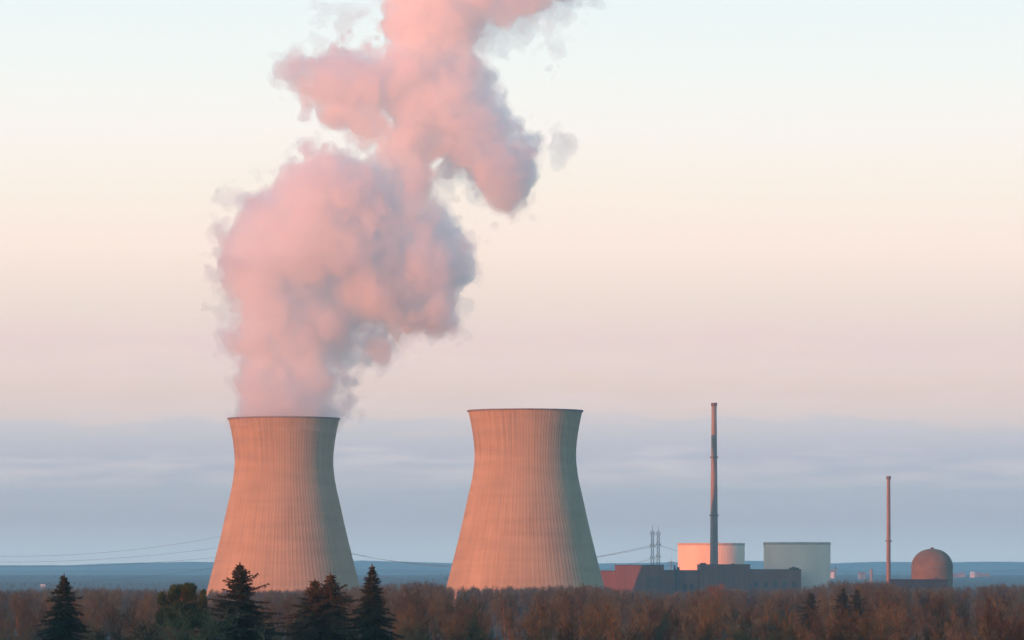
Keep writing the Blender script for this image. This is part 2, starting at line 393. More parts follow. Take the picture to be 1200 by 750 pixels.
def dome():
    Y = 3960; k = Y / FPX; c = at(1092.3, 641.5, Y); r = 24.3 * k; zt = c.z; zs = EYE + (HROW - 664) * k
    root = thing('domed_reactor', (c.x, Y, 0), 'brown concrete reactor building with a rounded dome, right of the thin stack', 'reactor building')
    MB().lathe([(r, 0), (r, zs)], n=96).build('wall', M['dome'], root, True)
    pr = []
    for t in np.linspace(0, 1, 22):
        a = t * math.pi / 2; pr.append((max(r * math.cos(a) ** 0.92, 0.05), zs + (zt - 1.2 - zs) * math.sin(a) ** 1.02))
    MB().lathe(pr, n=96).build('dome', M['dome'], root, True)
    MB().lathe([(r + .02, zs - .5), (r + .3, zs - .5), (r + .3, zs + .5), (r - .2, zs + .5)], n=96).build('ring_beam', M['rim'], root)
    MB().lathe([(1.6, zt - 2.0), (1.6, zt - .3), (.05, zt + .3)], n=20).build('vent_cap', M['rim'], root)
    b = thing('low_annex_building', ((1072 - 600) * k, Y - 45, 0), 'low flat roofed dark service building at the foot of the domed reactor', 'service building')
    kk = (Y - 45) / FPX
    zr = EYE + (HROW - 680.0) * kk
    MB().box(-33 * kk, 33 * kk, 0, 20, 0, zr).build('wall', M['annex_dark'], b)
    MB().box(-33 * kk - .5, 33 * kk + .5, -.5, 20.5, zr + .003, zr + .9).build('roof', M['annex_dark'], b)
    for q in range(8): MB().box((-30 + q * 8) * kk, (-26 + q * 8) * kk, -.1, .1, zr - 3.4, zr - 1.6).build('window', M['glass'], b)
    MB().box(18 * kk, 24 * kk, 3, 8, zr + .91, zr + 2.4).build('roof_unit', M['hall_dark'], b)
dome()

# ------------------------------------------------------------------ power line
def lattice(cpx, top, Y, w0, w1, arms, label, cat='pylon', group=None, th=.22):
    k = Y / FPX; c = at(cpx, top, Y); h = c.z
    gz = float(ground_z(c.x, Y)) - .2; h -= gz
    root = thing('lattice_mast', (c.x, Y, gz), label, cat, group)
    hb = h * 0.90; m = MB(); n = 11
    W_ = lambda z: w0 + (w1 - w0) * min(1, z / hb)
    for sx in (-1, 1):
        for sy in (-1, 1): m.bar((sx * w0, sy * w0, 0), (sx * w1, sy * w1, hb), th)
    zz = [hb * (1 - (1 - i / n) ** 1.15) for i in range(n + 1)]
    for a, b in zip(zz[:-1], zz[1:]):
        for s in (-1, 1):
            m.bar((-W_(a), s * W_(a), a), (W_(b), s * W_(b), b), th * .6); m.bar((W_(a), s * W_(a), a), (-W_(b), s * W_(b), b), th * .6)
            m.bar((s * W_(a), -W_(a), a), (s * W_(b), W_(b), b), th * .6); m.bar((s * W_(a), W_(a), a), (s * W_(b), -W_(b), b), th * .6)
            m.bar((-W_(b), s * W_(b), b), (W_(b), s * W_(b), b), th * .6)
    m.build('lattice_body', M['steel'], root)
    MB().bar((0, 0, hb), (0, 0, h), th * .8).build('spire', M['steel'], root)
    for row, half in arms:
        z = EYE + (HROW - row) * k - gz; a = MB(); w = W_(z)
        for sy in (-1, 1):
            a.bar((-half, 0, z), (half, 0, z), th); a.bar((-half, 0, z), (-w, sy * w, z + 1.6), th * .8); a.bar((half, 0, z), (w, sy * w, z + 1.6), th * .8)
            a.bar((-w, sy * w, z + 1.6), (w, sy * w, z + 1.6), th * .8); a.bar((-w, sy * w, z), (w, sy * w, z), th)
        a.build('crossarm', M['steel'], root)
        for s in (-1, 1): MB().bar((s * half, 0, z - .1), (s * half, 0, z - 2.4), .13).build('insulator', M['rim'], root)
    return root
lattice(764.6, 616, 4240, 1.75, 1.0, ((624.5, 2.2), (639.5, 2.4), (654, 2.4)), 'left one of the twin grey lattice masts behind the dark hall', 'lattice mast', 'twin lattice masts behind the hall')
lattice(771.4, 617, 4255, 1.65, 0.95, ((625, 2.1), (638, 2.3), (652, 2.3)), 'right one of the twin grey lattice masts behind the dark hall', 'lattice mast', 'twin lattice masts behind the hall')
lattice(786.4, 653.5, 7200, 2.2, .9, ((659, 5.5), (663, 7)), 'small distant lattice pylon between the twin masts and the orange lit drum')
lattice(338, 600, 5200, 3.2, 1.2, ((613, 8), (628, 10), (645, 9)), 'lattice pylon hidden behind the steaming cooling tower')

def cable(a, b, low, label, r=.115):
    """sagging wire from a to b (px,row,Y); low = row of its middle"""
    p = at(*a); q = at(*b); pts = []
    mid = (a[1] + b[1]) / 2; Ym = (a[2] + b[2]) / 2; sag = (low - mid) / FPX * Ym
    for t in np.linspace(0, 1, 40):
        v = p.lerp(q, t); v.z -= 4 * sag * t * (1 - t); pts.append(tuple(v))
    o = link_mesh('power_cable', *(lambda m: (m.v, m.f))(MB().tube(pts, r, 4)), M['cable'])
    return tag(o, label, 'power cable', 'sagging power line wires')
P1 = lambda row, off=0: (338 + off, row, 5200)
cable((-330, 612, 4700), P1(613, -8), 652, 'highest of the sagging wires crossing the sky left of the steaming tower')
cable((-330, 629, 4700), P1(630, -10), 658.5, 'second wire from the top left of the steaming tower, just above the hills')
cable((-330, 636, 4700), P1(641, 10), 664, 'third wire from the top left of the steaming tower, meeting the hill line')
cable((-330, 646, 4700), P1(650, -9), 684, 'lowest wire left of the steaming tower, crossing in front of the blue hills', .11)
cable(P1(630, 10), (761.5, 639.5, 4240), 665, 'upper sagging wire between the two cooling towers running to the twin masts', .16)
cable(P1(632, 8), (768, 640, 4255), 664, 'thin upper wire beside the top one between the two cooling towers', .13)
cable(P1(650, 9), (761.5, 655.5, 4240), 684, 'lower wire between the two cooling towers, in front of the blue hills', .13)
cable((774, 639.5, 4255), (1000, 664, 9000), 668, 'thin wire leaving the twin masts to the right', .15)

# ------------------------------------------------------------------ far village
def house(cpx, row_eave, Y, w, d, rh, rz, wallm, roofm, label, group='far houses of the village on the plain'):
    c = at(cpx, row_eave, Y); gz = float(ground_z(c.x, Y)) - .3; h = c.z - gz
    root = thing('house', (c.x, Y, gz), label, 'house', group); root.rotation_euler.z = rz
    MB().box(-w, w, -d, d, 0, h).build('wall', wallm, root)
    m = MB(); o = .5
    m.v = [(-w - o, -d - o, h + .02), (w + o, -d - o, h + .02), (w + o, d + o, h + .02), (-w - o, d + o, h + .02), (-w - o, 0, h + rh), (w + o, 0, h + rh)]
    m.f = [(0, 1, 5, 4), (2, 3, 4, 5), (1, 2, 5), (3, 0, 4), (3, 2, 1, 0)]
    rf = m.build('roof', roofm, root)
    MB().box(w * .3, w * .3 + .9, -.45, .45, h + rh - 1.6, h + rh + 1.2).build('chimney', M['tile'], rf)
    for q in range(3):
        x = -w * .6 + q * w * .6; MB().box(x - .7, x + .7, -d - .04, -d + .1, h - 2.6, h - 1.0).build('window', M['glass'], root)
    return root
house(1139.5, 672.3, 13000, 5.0, 7.0, 6.0, 0.1, M['plaster'], M['plaster'], 'bright white gabled house in the far village right of the dome')
house(1118, 674.6, 12800, 10, 7, 6, .2, M['bark_pale'], M['tile'], 'leftmost red roofed house of the far village, close to the dome')
house(1127, 673.9, 13200, 9, 7, 6.5, -.2, M['bark_pale'], M['tile'], 'red roofed house just left of the bright white village house')
house(1147, 673.6, 13400, 9, 7, 7, .3, M['bark_pale'], M['tile'], 'red roofed house just right of the bright white village house')
house(1155, 674.8, 12900, 10, 7, 6, -.1, M['bark_pale'], M['tile'], 'rightmost red roofed house of the far village')
house(50, 687, 8200, 3.6, 4, 3.5, .1, M['plaster'], M['plaster'], 'small white house among the trees left of the leftmost spruce', None)
house(1010, 673, 12000, 8, 7, 6, .3, M['bark_pale'], M['tile'], 'pale house by the pale silo left of the thin stack', None)
def church():
    Y = 12500; c = at(975.5, 668.5, Y); gz = float(ground_z(c.x, Y)) - .3; h = c.z - gz - 4
    root = thing('church', (c.x, Y, gz), 'small white church with a dark pointed spire beside the shaded drum', 'church')
    MB().box(-8, 4.6, -7, 7, 0, h).build('nave_wall', M['plaster'], root)
    m = MB()
    m.v = [(-8.6, -7.6, h + .02), (4.9, -7.6, h + .02), (4.9, 7.6, h + .02), (-8.6, 7.6, h + .02), (-8.6, 0, h + 6), (4.9, 0, h + 6)]
    m.f = [(0, 1, 5, 4), (2, 3, 4, 5), (1, 2, 5), (3, 0, 4), (3, 2, 1, 0)]; m.build('roof', M['tile'], root)
    MB().box(5.0, 10.6, -2.8, 2.8, 0, h + 8).build('tower', M['bark_pale'], root)
    MB().lathe([(4.2, h + 8.02), (1.6, h + 14), (.05, h + 23)], n=4, cx=7.8).build('spire', M['slate'], root)
church()
def silo():
    Y = 9000; c = at(1021, 668, Y)
    root = thing('silo', (c.x, Y, 0), 'slim pale silo rising above the trees left of the thin stack', 'silo')
    MB().lathe([(3.2, 0), (3.2, c.z)], n=28).build('barrel', M['bark_pale'], root, True)
    MB().lathe([(3.4, c.z + .02), (3.4, c.z + .6), (.05, c.z + 3.0)], n=28).build('cap', M['bark_pale'], root)
silo()

# ------------------------------------------------------------------ trees
def prisms(P0, P1, R0, R1):
    P0 = np.asarray(P0, float); P1 = np.asarray(P1, float); R0 = np.asarray(R0)[:, None]; R1 = np.asarray(R1)[:, None]
    d = P1 - P0; L = np.linalg.norm(d, axis=1, keepdims=True) + 1e-9; d /= L
    ref = np.where(np.abs(d[:, 2:3]) > .9, np.array([[1., 0, 0]]), np.array([[0, 0, 1.]]))
    u = np.cross(d, ref); u /= np.linalg.norm(u, axis=1, keepdims=True) + 1e-9; w = np.cross(d, u)
    V = []
    for c, r in ((P0, R0), (P1, R1)):
        for a in (0, 2.0944, 4.1888): V.append(c + r * (u * math.cos(a) + w * math.sin(a)))
    V = np.stack(V, 1).reshape(-1, 3); b = (np.arange(len(P0)) * 6)[:, None]
    F = np.concatenate([b + np.array([[j, (j + 1) % 3, 3 + (j + 1) % 3, 3 + j]]) for j in range(3)], 0)
    return V, F

def nrm(v): return v / (np.linalg.norm(v) + 1e-9)
def bare_tree_segs(seed, H=20.0, spread=1.0, dens=1.0, upright=.55):
    r = np.random.default_rng(seed); trunk = []; crown = []
    def grow(p, d, L, rad, lvl):
        n = 3 if lvl < 2 else 2
        pts = [p]; dd = d
        for i in range(n):
            dd = nrm(dd + r.normal(0, .16, 3) + np.array([0, 0, .10 + .1 * upright])); pts.append(pts[-1] + dd * L / n)
        for i in range(n):
            crown.append((pts[i], pts[i + 1], rad * (1 - .75 * i / n), rad * (1 - .75 * (i + 1) / n)))
        if lvl >= 3: return
        kids = int((7, 6, 5)[lvl] * dens + r.random())
        for k in range(kids):
            t = .25 + .75 * (k + r.random()) / kids; q = t * n; i = min(int(q), n - 1); base = pts[i] + (pts[i + 1] - pts[i]) * (q - i)
            ax = nrm(pts[i + 1] - pts[i]); side = r.normal(0, 1, 3); side = nrm(side - ax * side.dot(ax))
            nd = nrm(ax * .72 + side * (.62 + .25 * r.random()) + np.array([0, 0, .12]))
            grow(base, nd, L * (.46 + .2 * r.random()) * (1.12 - .45 * t), max(rad * .42, .032), lvl + 1)
    p = np.zeros(3); d = np.array([0, 0, 1.]); pts = [p]; hh = H * .80; n = 7
    for i in range(n):
        d = nrm(d + r.normal(0, .07, 3) + np.array([0, 0, .15])); pts.append(pts[-1] + d * hh / n)
    rb = H * .0125
    for i in range(n): trunk.append((pts[i], pts[i + 1], rb * (1 - .85 * i / n), rb * (1 - .85 * (i + 1) / n)))
    nl = int(15 * dens)
    for k in range(nl):
        t = .26 + .74 * (k + r.random()) / nl; q = t * n; i = min(int(q), n - 1); base = pts[i] + (pts[i + 1] - pts[i]) * (q - i)
        a = k * 2.4 + r.normal(0, .4); out = np.array([math.cos(a), math.sin(a), 0])
        nd = nrm(out * spread * (.75 - .3 * t) + np.array([0, 0, .45 + upright * (.5 + .5 * t)]))
        grow(base, nd, H * (.34 - .15 * t) * (.85 + .3 * r.random()), rb * .42 * (1 - .6 * t) + .03, 0 if t < .8 else 1)
    return trunk, crown
def seg_mesh(segs, thick=1.0):
    P0 = np.array([s[0] for s in segs]); P1 = np.array([s[1] for s in segs]); R0 = np.array([s[2] for s in segs]) * thick; R1 = np.array([s[3] for s in segs]) * thick
    return prisms(P0, P1, R0, np.maximum(R1, .012))

def bare_tree_proto(seed, H, spread, dens, upright, label, trunk_m, twig_m):
    tr, cr = bare_tree_segs(seed, H, spread, dens, upright)
    root = thing('bare_tree', (0, 0, 0), label, 'tree', None)
    root['h'] = float(max(c[1][2] for c in cr))
    tv, tf = seg_mesh(tr); cv, cf = seg_mesh(cr)
    link_mesh('trunk', tv, tf, trunk_m, root); link_mesh('crown', cv, cf, twig_m, root)
    return root, (tv, tf, cv, cf)

WOODLABEL = 'bare brown leafless tree in the winter wood below the power plant'
WOODGROUP = 'leafless trees of the winter wood'
KINDS = [(1, 20, .85, .95, .85), (2, 21, .65, .9, 1.2), (3, 19, 1.05, .95, .6), (4, 22, .5, .85, 1.5), (5, 18, 1.1, 1.0, .7), (6, 20, .8, .95, 1.0), (8, 21, .65, .85, 1.3), (9, 19, .95, .95, .8), (12, 22, .55, .8, 1.4)]
PROFILE = [(-100, 688), (0, 690), (60, 689), (100, 688), (240, 691), (330, 691), (420, 687), (440, 684), (475, 681), (510, 680), (526, 687), (560, 686), (640, 686), (690, 683), (720, 689),
           (760, 693), (800, 693), (828, 689), (842, 682), (858, 689), (900, 691), (950, 687), (980, 679), (1030, 680), (1060, 686), (1130, 687), (1170, 683), (1200, 685), (1300, 686)]
prx = [p[0] for p in PROFILE]; pry = [p[1] for p in PROFILE]
def allowed(px, d): return EYE - (np.interp(px, prx, pry) - 2.2 - HROW) / FPX * d

protos = []
for k in KINDS:
    protos.append(bare_tree_proto(*k, WOODLABEL, M['bark_pale'] if k[0] % 2 == 0 else M['bark'], M['twig']))
spots = []
cand = rng.random((6000, 3))
used = []
for c in cand:
    d = 650.0 + 910.0 * c[0] ** 1.25; px = -25 + 1250 * c[1]
    x = (px - 600) / FPX * d
    if any((x - a)**2 + ((d - b) * .5)**2 < 5.0**2 for a, b in used): continue
    al = float(allowed(px, d))
    h = al * (0.70 + 0.30 * c[2] ** 0.7) if d > 950 else al * (0.60 + 0.33 * c[2])
    used.append((x, d)); spots.append((x, d, h))
    if len(spots) >= 292: break
spots.sort(key=lambda s: s[1])
first_used = [False] * len(protos)
for i, (x, d, h) in enumerate(spots):
    k = int(rng.integers(len(protos))); pr = protos[k][0]
    if not first_used[k]: o = pr; first_used[k] = True
    else: o = copy_thing(pr)
    o['group'] = WOODGROUP
    s = h / pr['h']; o.location = (x, d, 0); o.scale = (s * 1.05, s * 1.05, s); o.rotation_euler = (0, 0, rng.uniform(0, 6.28))
for pr in [p[0] for p in protos]: pass

# singled-out bare trees
def special(seed, H, spread, dens, up, px, top, d, label, tm, cm, wide=1.0):
    o, _ = bare_tree_proto(seed, H, spread, dens, up, label, tm, cm)
    h = EYE - (top - HROW) / FPX * d; s = h / o['h']
    o.location = ((px - 600) / FPX * d, d, 0); o.scale = (s * wide, s * wide, s); return o
special(21, 20, .8, .9, .8, 548, 699, 650, 'pale trunked birch standing out below the middle cooling tower', M['birch'], M['twig'], .8)
special(23, 19, 1.2, 1.25, .5, 842, 681.5, 1900, 'round orange lit crown rising in front of the dark hall below the tall stack', M['bark'], M['twig_lit_tint'], 1.25)
special(24, 18, 1.3, 1.2, .25, 222, 701, 575, 'dark spreading bare tree in front of the green pine', M['bark'], M['twig'], 1.25)
special(25, 18, 1.35, 1.0, .1, 150, 707, 580, 'dark bare tree with drooping boughs right of the leftmost spruce', M['bark'], M['twig'], 1.2)
special(26, 18, 1.2, 1.2, .3, 318, 728, 560, 'low dark bare tree at the foot of the tallest spruce', M['bark'], M['twig'], 1.1)

# conifers
def spruce(px, top, d, half750, seed, label, needle, twin=None, bend=0.0):
    r = np.random.default_rng(seed); k = d / FPX
    H = EYE + (HROW - top) * k
    root = thing('spruce', ((px - 600) * k, d, 0), label, 'spruce', 'dark spruces in front of the wood')
    m = MB()
    tips = [(0.0, H)] + ([(twin[0] * k, EYE + (HROW - twin[1]) * k)] if twin else [])
    P0 = []; P1 = []; R0 = []; R1 = []
    def seg(a, b, ra, rb): P0.append(a); P1.append(b); R0.append(ra); R1.append(rb)
    for ti, (tx, h) in enumerate(tips):
        m.bar((tx, 0, 0), (tx, 0, h * .6), .26, 7); m.bar((tx, 0, h * .6), (tx, 0, h - .3), .12, 6)
        depth750 = (750 - top) * k; slope = half750 * k / depth750
        z = h - .75; lev = 0
        seg(np.array([tx, 0, h - 1.6]), np.array([tx + .03, 0, h]), .09, .02)
        for q in range(14):      # short needles round the leader
            b0 = np.array([tx, 0, h - .15 - .075 * q]); aa = q * 2.4; seg(b0, b0 + np.array([math.cos(aa) * (.06 + .014 * q), math.sin(aa) * (.06 + .014 * q), .12]), .05, .01)
        while z > max(h - 19, 2.0):
            t = h - z
            Lm = min(slope * t * 1.05 * min(1, .55 + .12 * t) + .12, 5.2) * (1 + .26 * math.sin(lev * 1.9 + seed) + .16 * r.normal())
            nb = int(min(4.8 + t * .65, 10))
            for q in range(nb):
                a = q * 6.283 / nb + lev * 1.1 + r.normal(0, .25); L = Lm * (.55 + .62 * r.random())
                o = np.array([math.cos(a), math.sin(a), 0]); p = np.array([tx, 0, z + r.normal(0, .08)])
                up = max(.95 - .20 * t, -.12) + bend + r.normal(0, .12); n = 5; pts = [p]
                for i in range(n):
                    dz = up - .10 * i + (.16 * max(0, i - 2)); pts.append(pts[-1] + nrm(o + np.array([0, 0, dz])) * L / n)
                for i in range(n): seg(pts[i], pts[i + 1], .045 * (1 - i / n) + .02, .045 * (1 - (i + 1) / n) + .02)
                ns = int(4 + L * 5.0); side = np.array([-o[1], o[0], 0])
                for s in range(ns):
                    u = (s + r.random()) / ns; qq = (.1 + .9 * u) * n; i = min(int(qq), n - 1); b = pts[i] + (pts[i + 1] - pts[i]) * (qq - i)
                    sl = (.55 * (1 - u) + .20) * min(1, L / 1.6) * (.7 + .6 * r.random()) + .12
                    dr = nrm(side * (1 if s % 2 else -1) * (.5 + .5 * r.random()) + o * (.55 + .3 * r.random()) + np.array([0, 0, -.30 + r.normal(0, .22)]))
                    e = b + dr * sl; seg(b, e, .085, .02)
                    for w in range(2):
                        b2 = b + dr * sl * (.3 + .5 * r.random()); d2 = nrm(dr + r.normal(0, .6, 3) + np.array([0, 0, -.25])); seg(b2, b2 + d2 * (.16 + .2 * r.random()), .06, .015)
            z -= (.27 + .020 * t) * (.8 + .4 * r.random()); lev += 1
    m.build('trunk', M['bark'], root)
    V, F = prisms(np.array(P0), np.array(P1), np.array(R0), np.array(R1))
    link_mesh('crown', V, F, needle, root)
    return root
spruce(75, 671, 610, 40, 2, 'leftmost dark spruce, standing alone against the brown wood', M['needle'])
spruce(281, 657.5, 620, 60, 5, 'tallest dark spruce, in front of the left foot of the steaming tower', M['needle'], bend=.22)
spruce(387, 670, 640, 54, 7, 'twin topped brownish green spruce in front of the right foot of the steaming tower', M['needle_brown'], twin=(-18, 677), bend=.05)
spruce(436, 659.5, 600, 34, 9, 'narrow dark spruce just right of the steaming tower', M['needle'])
for px, top, hw, lab in ((988, 688, 26, 'left one of two small dark spruces in the wood below the far silo'), (1004, 689, 30, 'right one of two small dark spruces in the wood below the far silo'),
                         (950, 693, 30, 'small dark spruce in the wood below the shaded drum')):
    d = 1180
    o = spruce(px, top, d, hw, int(px), lab, M['needle']); o['group'] = 'small spruces inside the wood'

def pine():
    d = 640; k = d / FPX; r = np.random.default_rng(4)
    root = thing('pine', ((213 - 600) * k, d, 0), 'green round headed pine left of the steaming tower', 'pine')
    clumps = [(-9, 688, 4.5), (-3, 686, 4), (1, 687, 4.5), (7, 685, 4.5), (12, 687, 5), (-11, 694, 5.5), (-3, 694, 6), (5, 693, 6.5), (12, 695, 6), (-23, 695, 3.8), (-24, 700, 4.5), (-20, 704, 4.5), (25, 692, 3.2), (24, 697, 4), (25, 703, 4.5), (-10, 702, 7), (0, 702, 8), (10, 703, 7), (-16, 711, 8), (-4, 711, 9), (8, 712, 9), (20, 711, 7), (-22, 719, 9), (-6, 721, 11), (10, 722, 11), (24, 720, 9)]
    z = lambda row: EYE + (HROW - row) * k
    m = MB(); m.bar((0, 0, 0), (0, 0, z(700)), .22, 7)
    P0 = []; P1 = []; R0 = []; R1 = []
    for cx, row, rad in clumps:
        c = np.array([cx * k, r.normal(0, .6), z(row + 4.5)]); m.bar((0, 0, c[2] - 1.6), tuple(c), .07, 5)
        rr = rad * k * 1.0
        for q in range(int(16 * rad ** 1.25)):
            v = nrm(r.normal(0, 1, 3)); p = c + v * rr * (.25 + .75 * r.random() ** .5) * np.array([1, 1, 1.25])
            dv = nrm(v * .5 + np.array([0, 0, .9]) + r.normal(0, .3, 3))
            P0.append(p); P1.append(p + dv * (.28 + .22 * r.random())); R0.append(.10); R1.append(.02)
    m.build('trunk', M['bark'], root)
    V, F = prisms(np.array(P0), np.array(P1), np.array(R0), np.array(R1)); link_mesh('crown', V, F, M['pine'], root)
pine()

# far wood: everything past the nearest three hundred trees
def far_wood():
    srcs = []
    for k in range(5):
        tv, tf, cv, cf = protos[k][1]
        me_v = np.concatenate([tv, cv]); me_f = np.concatenate([tf, cf + len(tv)])
        me = bpy.data.meshes.new('far_tree'); nf = len(me_f)
        me.vertices.add(len(me_v)); me.vertices.foreach_set('co', me_v.astype(np.float32).ravel())
        me.loops.add(nf * 4); me.loops.foreach_set('vertex_index', me_f.astype(np.int32).ravel())
        me.polygons.add(nf); me.polygons.foreach_set('loop_start', np.arange(0, nf * 4, 4, dtype=np.int32)); me.update(calc_edges=True)
        me.materials.append(M['twig']); srcs.append((bpy.data.objects.new('far_tree', me), protos[k][0]['h']))
    r = np.random.default_rng(33); pts = []; sc = []; rot = []; kk = []
    def put(px, d, f):
        x = (px - 600) / FPX * d
        if (x - T1.location.x)**2 + (d - T1.location.y)**2 < 76**2 or (x - T2.location.x)**2 + (d - T2.location.y)**2 < 76**2: return
        if 3930 < d < 4180 and 65 < x < 330: return
        k = int(r.integers(5)); h = max(float(allowed(px, d)) * f, 5.0); s = h / srcs[k][1]
        pts.append((x, d, 0)); sc.append((s * 1.15, s * 1.15, s)); rot.append((0, 0, r.uniform(0, 6.28))); kk.append(k)
    for _ in range(2100):
        d = math.sqrt(r.random() * (3880.0**2 - 1500.0**2) + 1500.0**2); put(r.uniform(-180, 1380), d, .80 + .20 * r.random())
    for _ in range(900):   # flanks of the near wood, outside the frame
        d = r.uniform(640, 2000); s = r.choice([-1, 1]); put(600 + s * r.uniform(630, 1500), d, .7 + .25 * r.random())
    for _ in range(34):   # hedges and shelter belts on the plain
        d0 = r.uniform(7000, 14500); px0 = r.uniform(-150, 1350); n = int(r.integers(16, 46)); sl = r.uniform(-.5, .5)
        for q in range(n):
            x = (px0 - 600) / FPX * d0 + (q - n / 2) * 11.0 + r.normal(0, 4); d = d0 + (q - n / 2) * 11.0 * sl + r.normal(0, 8)
            if abs(x - 300) < 330 and d < 5000: continue
            k = int(r.integers(5)); h = r.uniform(6, 12); s = h / srcs[k][1]
            pts.append((x, d, float(ground_z(x, d)) - .2)); sc.append((s * 1.5, s * 1.5, s)); rot.append((0, 0, r.uniform(0, 6.28))); kk.append(k)
    me = bpy.data.meshes.new('far_wood'); me.from_pydata(pts, [], [])
    for nm, typ, dat in (('sc', 'FLOAT_VECTOR', sc), ('rot', 'FLOAT_VECTOR', rot)):
        at_ = me.attributes.new(nm, typ, 'POINT'); at_.data.foreach_set('vector', np.array(dat, np.float32).ravel())
    ak = me.attributes.new('k', 'INT', 'POINT'); ak.data.foreach_set('value', np.array(kk, np.int32))
    o = bpy.data.objects.new('far_wood', me); COL.objects.link(o)
    tag(o, 'mass of bare reddish brown winter trees stretching back to the power plant', 'wood', kind='stuff')
    ng = bpy.data.node_groups.new('far_wood_scatter', 'GeometryNodeTree')
    ng.interface.new_socket('Geometry', in_out='INPUT', socket_type='NodeSocketGeometry'); ng.interface.new_socket('Geometry', in_out='OUTPUT', socket_type='NodeSocketGeometry')
    gi = ng.nodes.new('NodeGroupInput'); go = ng.nodes.new('NodeGroupOutput'); jn = ng.nodes.new('GeometryNodeJoinGeometry')
    def attr(nm, ty):
        n = ng.nodes.new('GeometryNodeInputNamedAttribute'); n.data_type = ty; n.inputs[0].default_value = nm; return n.outputs[0]
    a_s = attr('sc', 'FLOAT_VECTOR'); a_r = attr('rot', 'FLOAT_VECTOR'); a_k = attr('k', 'INT')
    er = ng.nodes.new('FunctionNodeEulerToRotation'); ng.links.new(a_r, er.inputs[0])
    for k, (so, _) in enumerate(srcs):
        cp = ng.nodes.new('FunctionNodeCompare'); cp.data_type = 'INT'; cp.operation = 'EQUAL'
        ins = [s for s in cp.inputs if s.enabled]; ng.links.new(a_k, ins[0]); ins[1].default_value = k
        oi = ng.nodes.new('GeometryNodeObjectInfo'); oi.inputs['Object'].default_value = so; oi.inputs['As Instance'].default_value = True
        ip = ng.nodes.new('GeometryNodeInstanceOnPoints')
        ng.links.new(gi.outputs[0], ip.inputs['Points']); ng.links.new(cp.outputs[0], ip.inputs['Selection']); ng.links.new(oi.outputs['Geometry'], ip.inputs['Instance'])
        ng.links.new(er.outputs[0], ip.inputs['Rotation']); ng.links.new(a_s, ip.inputs['Scale']); ng.links.new(ip.outputs[0], jn.inputs[0])
    ng.links.new(jn.outputs[0], go.inputs[0])
    md = o.modifiers.new('scatter', 'NODES'); md.node_group = ng
far_wood()

# ------------------------------------------------------------------ steam plume: nested closed hulls filled with white vapour
PLUME = [  # px, row, radius, depth offset (all in photo pixels at the tower's distance)
 (332, 508, 53, 0), (318, 482, 39, -4), (348, 480, 40, 2), (312, 448, 34, -6), (348, 445, 40, 0), (378, 450, 20, 6), (384, 482, 20, 6), (316, 415, 36, -2), (350, 405, 42, -6), (386, 402, 28, 12),
 (312, 380, 32, -2), (345, 368, 46, 2), (392, 362, 46, 14), (296, 346, 22, -10), (286, 312, 28, -2), (283, 290, 26, 0), (318, 318, 44, -8), (302, 268, 26, 4),
 (332, 262, 40, -4), (352, 230, 36, -8), (385, 220, 42, -14), (412, 222, 36, -8), (362, 290, 52, -10), (400, 290, 50, -2), (424, 250, 28, 4),
 (418, 330, 42, 10), (445, 345, 38, 10), (452, 308, 46, 14), (486, 318, 45, 20), (512, 306, 36, 24), (496, 350, 33, 22), (468, 370, 26, 18), (512, 276, 28, 20), (532, 316, 21, 27), (490, 266, 32, 8),
 (436, 392, 20, 16), (436, 412, 17, 8), (418, 420, 13, 8), (416, 446, 12, 6), (410, 466, 12, 6), (403, 482, 9, 4),
 (455, 258, 34, 2), (458, 228, 30, 2), (466, 206, 30, 6), (480, 192, 34, 10), (488, 228, 24, 10), (448, 196, 18, 4), (480, 160, 40, 14), (500, 118, 48, 16), (470, 88, 42, 12), (424, 98, 40, 8), (388, 90, 37, 2), (358, 87, 24, 0),
 (404, 128, 32, 6), (432, 142, 30, 8), (540, 155, 42, 20), (575, 188, 36, 26), (598, 212, 28, 28), (612, 176, 22, 30), (598, 236, 11, 28), (550, 125, 32, 20), (578, 148, 24, 26),
 (492, 45, 46, 20), (482, 4, 40, 22), (528, 55, 32, 24), (520, 12, 46, 26), (560, 2, 40, 28), (596, -4, 30, 30), (630, -14, 24, 32), (664, -26, 20, 34), (470, 20, 34, 16), (556, 82, 16, 26), (500, -44, 60, 30), (556, -50, 40, 32)]
WISPS = [(552, 12, 40, 30), (585, 8, 36, 34), (615, 0, 32, 36), (645, -6, 26, 38), (560, 40, 24, 30), (680, -22, 18, 40), (600, -34, 40, 36), (650, -44, 30, 40), (580, 34, 16, 34), (612, 26, 13, 38),
         (660, 58, 8, 40), (652, 78, 6, 40), (668, 90, 7, 40), (656, 165, 4, 36), (375, 6, 7, 6), (412, 8, 8, 8),
         (264, 238, 7, 0), (280, 236, 8, 0), (262, 372, 7, 0), (274, 370, 8, 0),  (520, 214, 8, 18)]
VOX = 2.0
def bspl(n, cell, off, vox=VOX):
    """rows of cubic B-spline weights for n samples over a random lattice"""
    x = np.arange(n) * vox / cell + off; i = np.floor(x).astype(int); f = x - i; m = i.max() + 4
    A = np.zeros((n, m), np.float32); r = np.arange(n)
    A[r, i] = (1 - f)**3 / 6; A[r, i + 1] = (3 * f**3 - 6 * f**2 + 4) / 6; A[r, i + 2] = (-3 * f**3 + 3 * f**2 + 3 * f + 1) / 6; A[r, i + 3] = f**3 / 6
    return A
def noise3(shape, cell, seed):
    r = np.random.default_rng(seed); A = [bspl(s, cell, r.random()) for s in shape]
    g = r.normal(0, 1, (A[0].shape[1], A[1].shape[1], A[2].shape[1])).astype(np.float32)
    g = np.tensordot(A[0], g, (1, 0)); g = np.tensordot(A[1], g, (1, 1)).transpose(1, 0, 2); g = np.tensordot(g, A[2], (2, 1))
    return g / 0.33
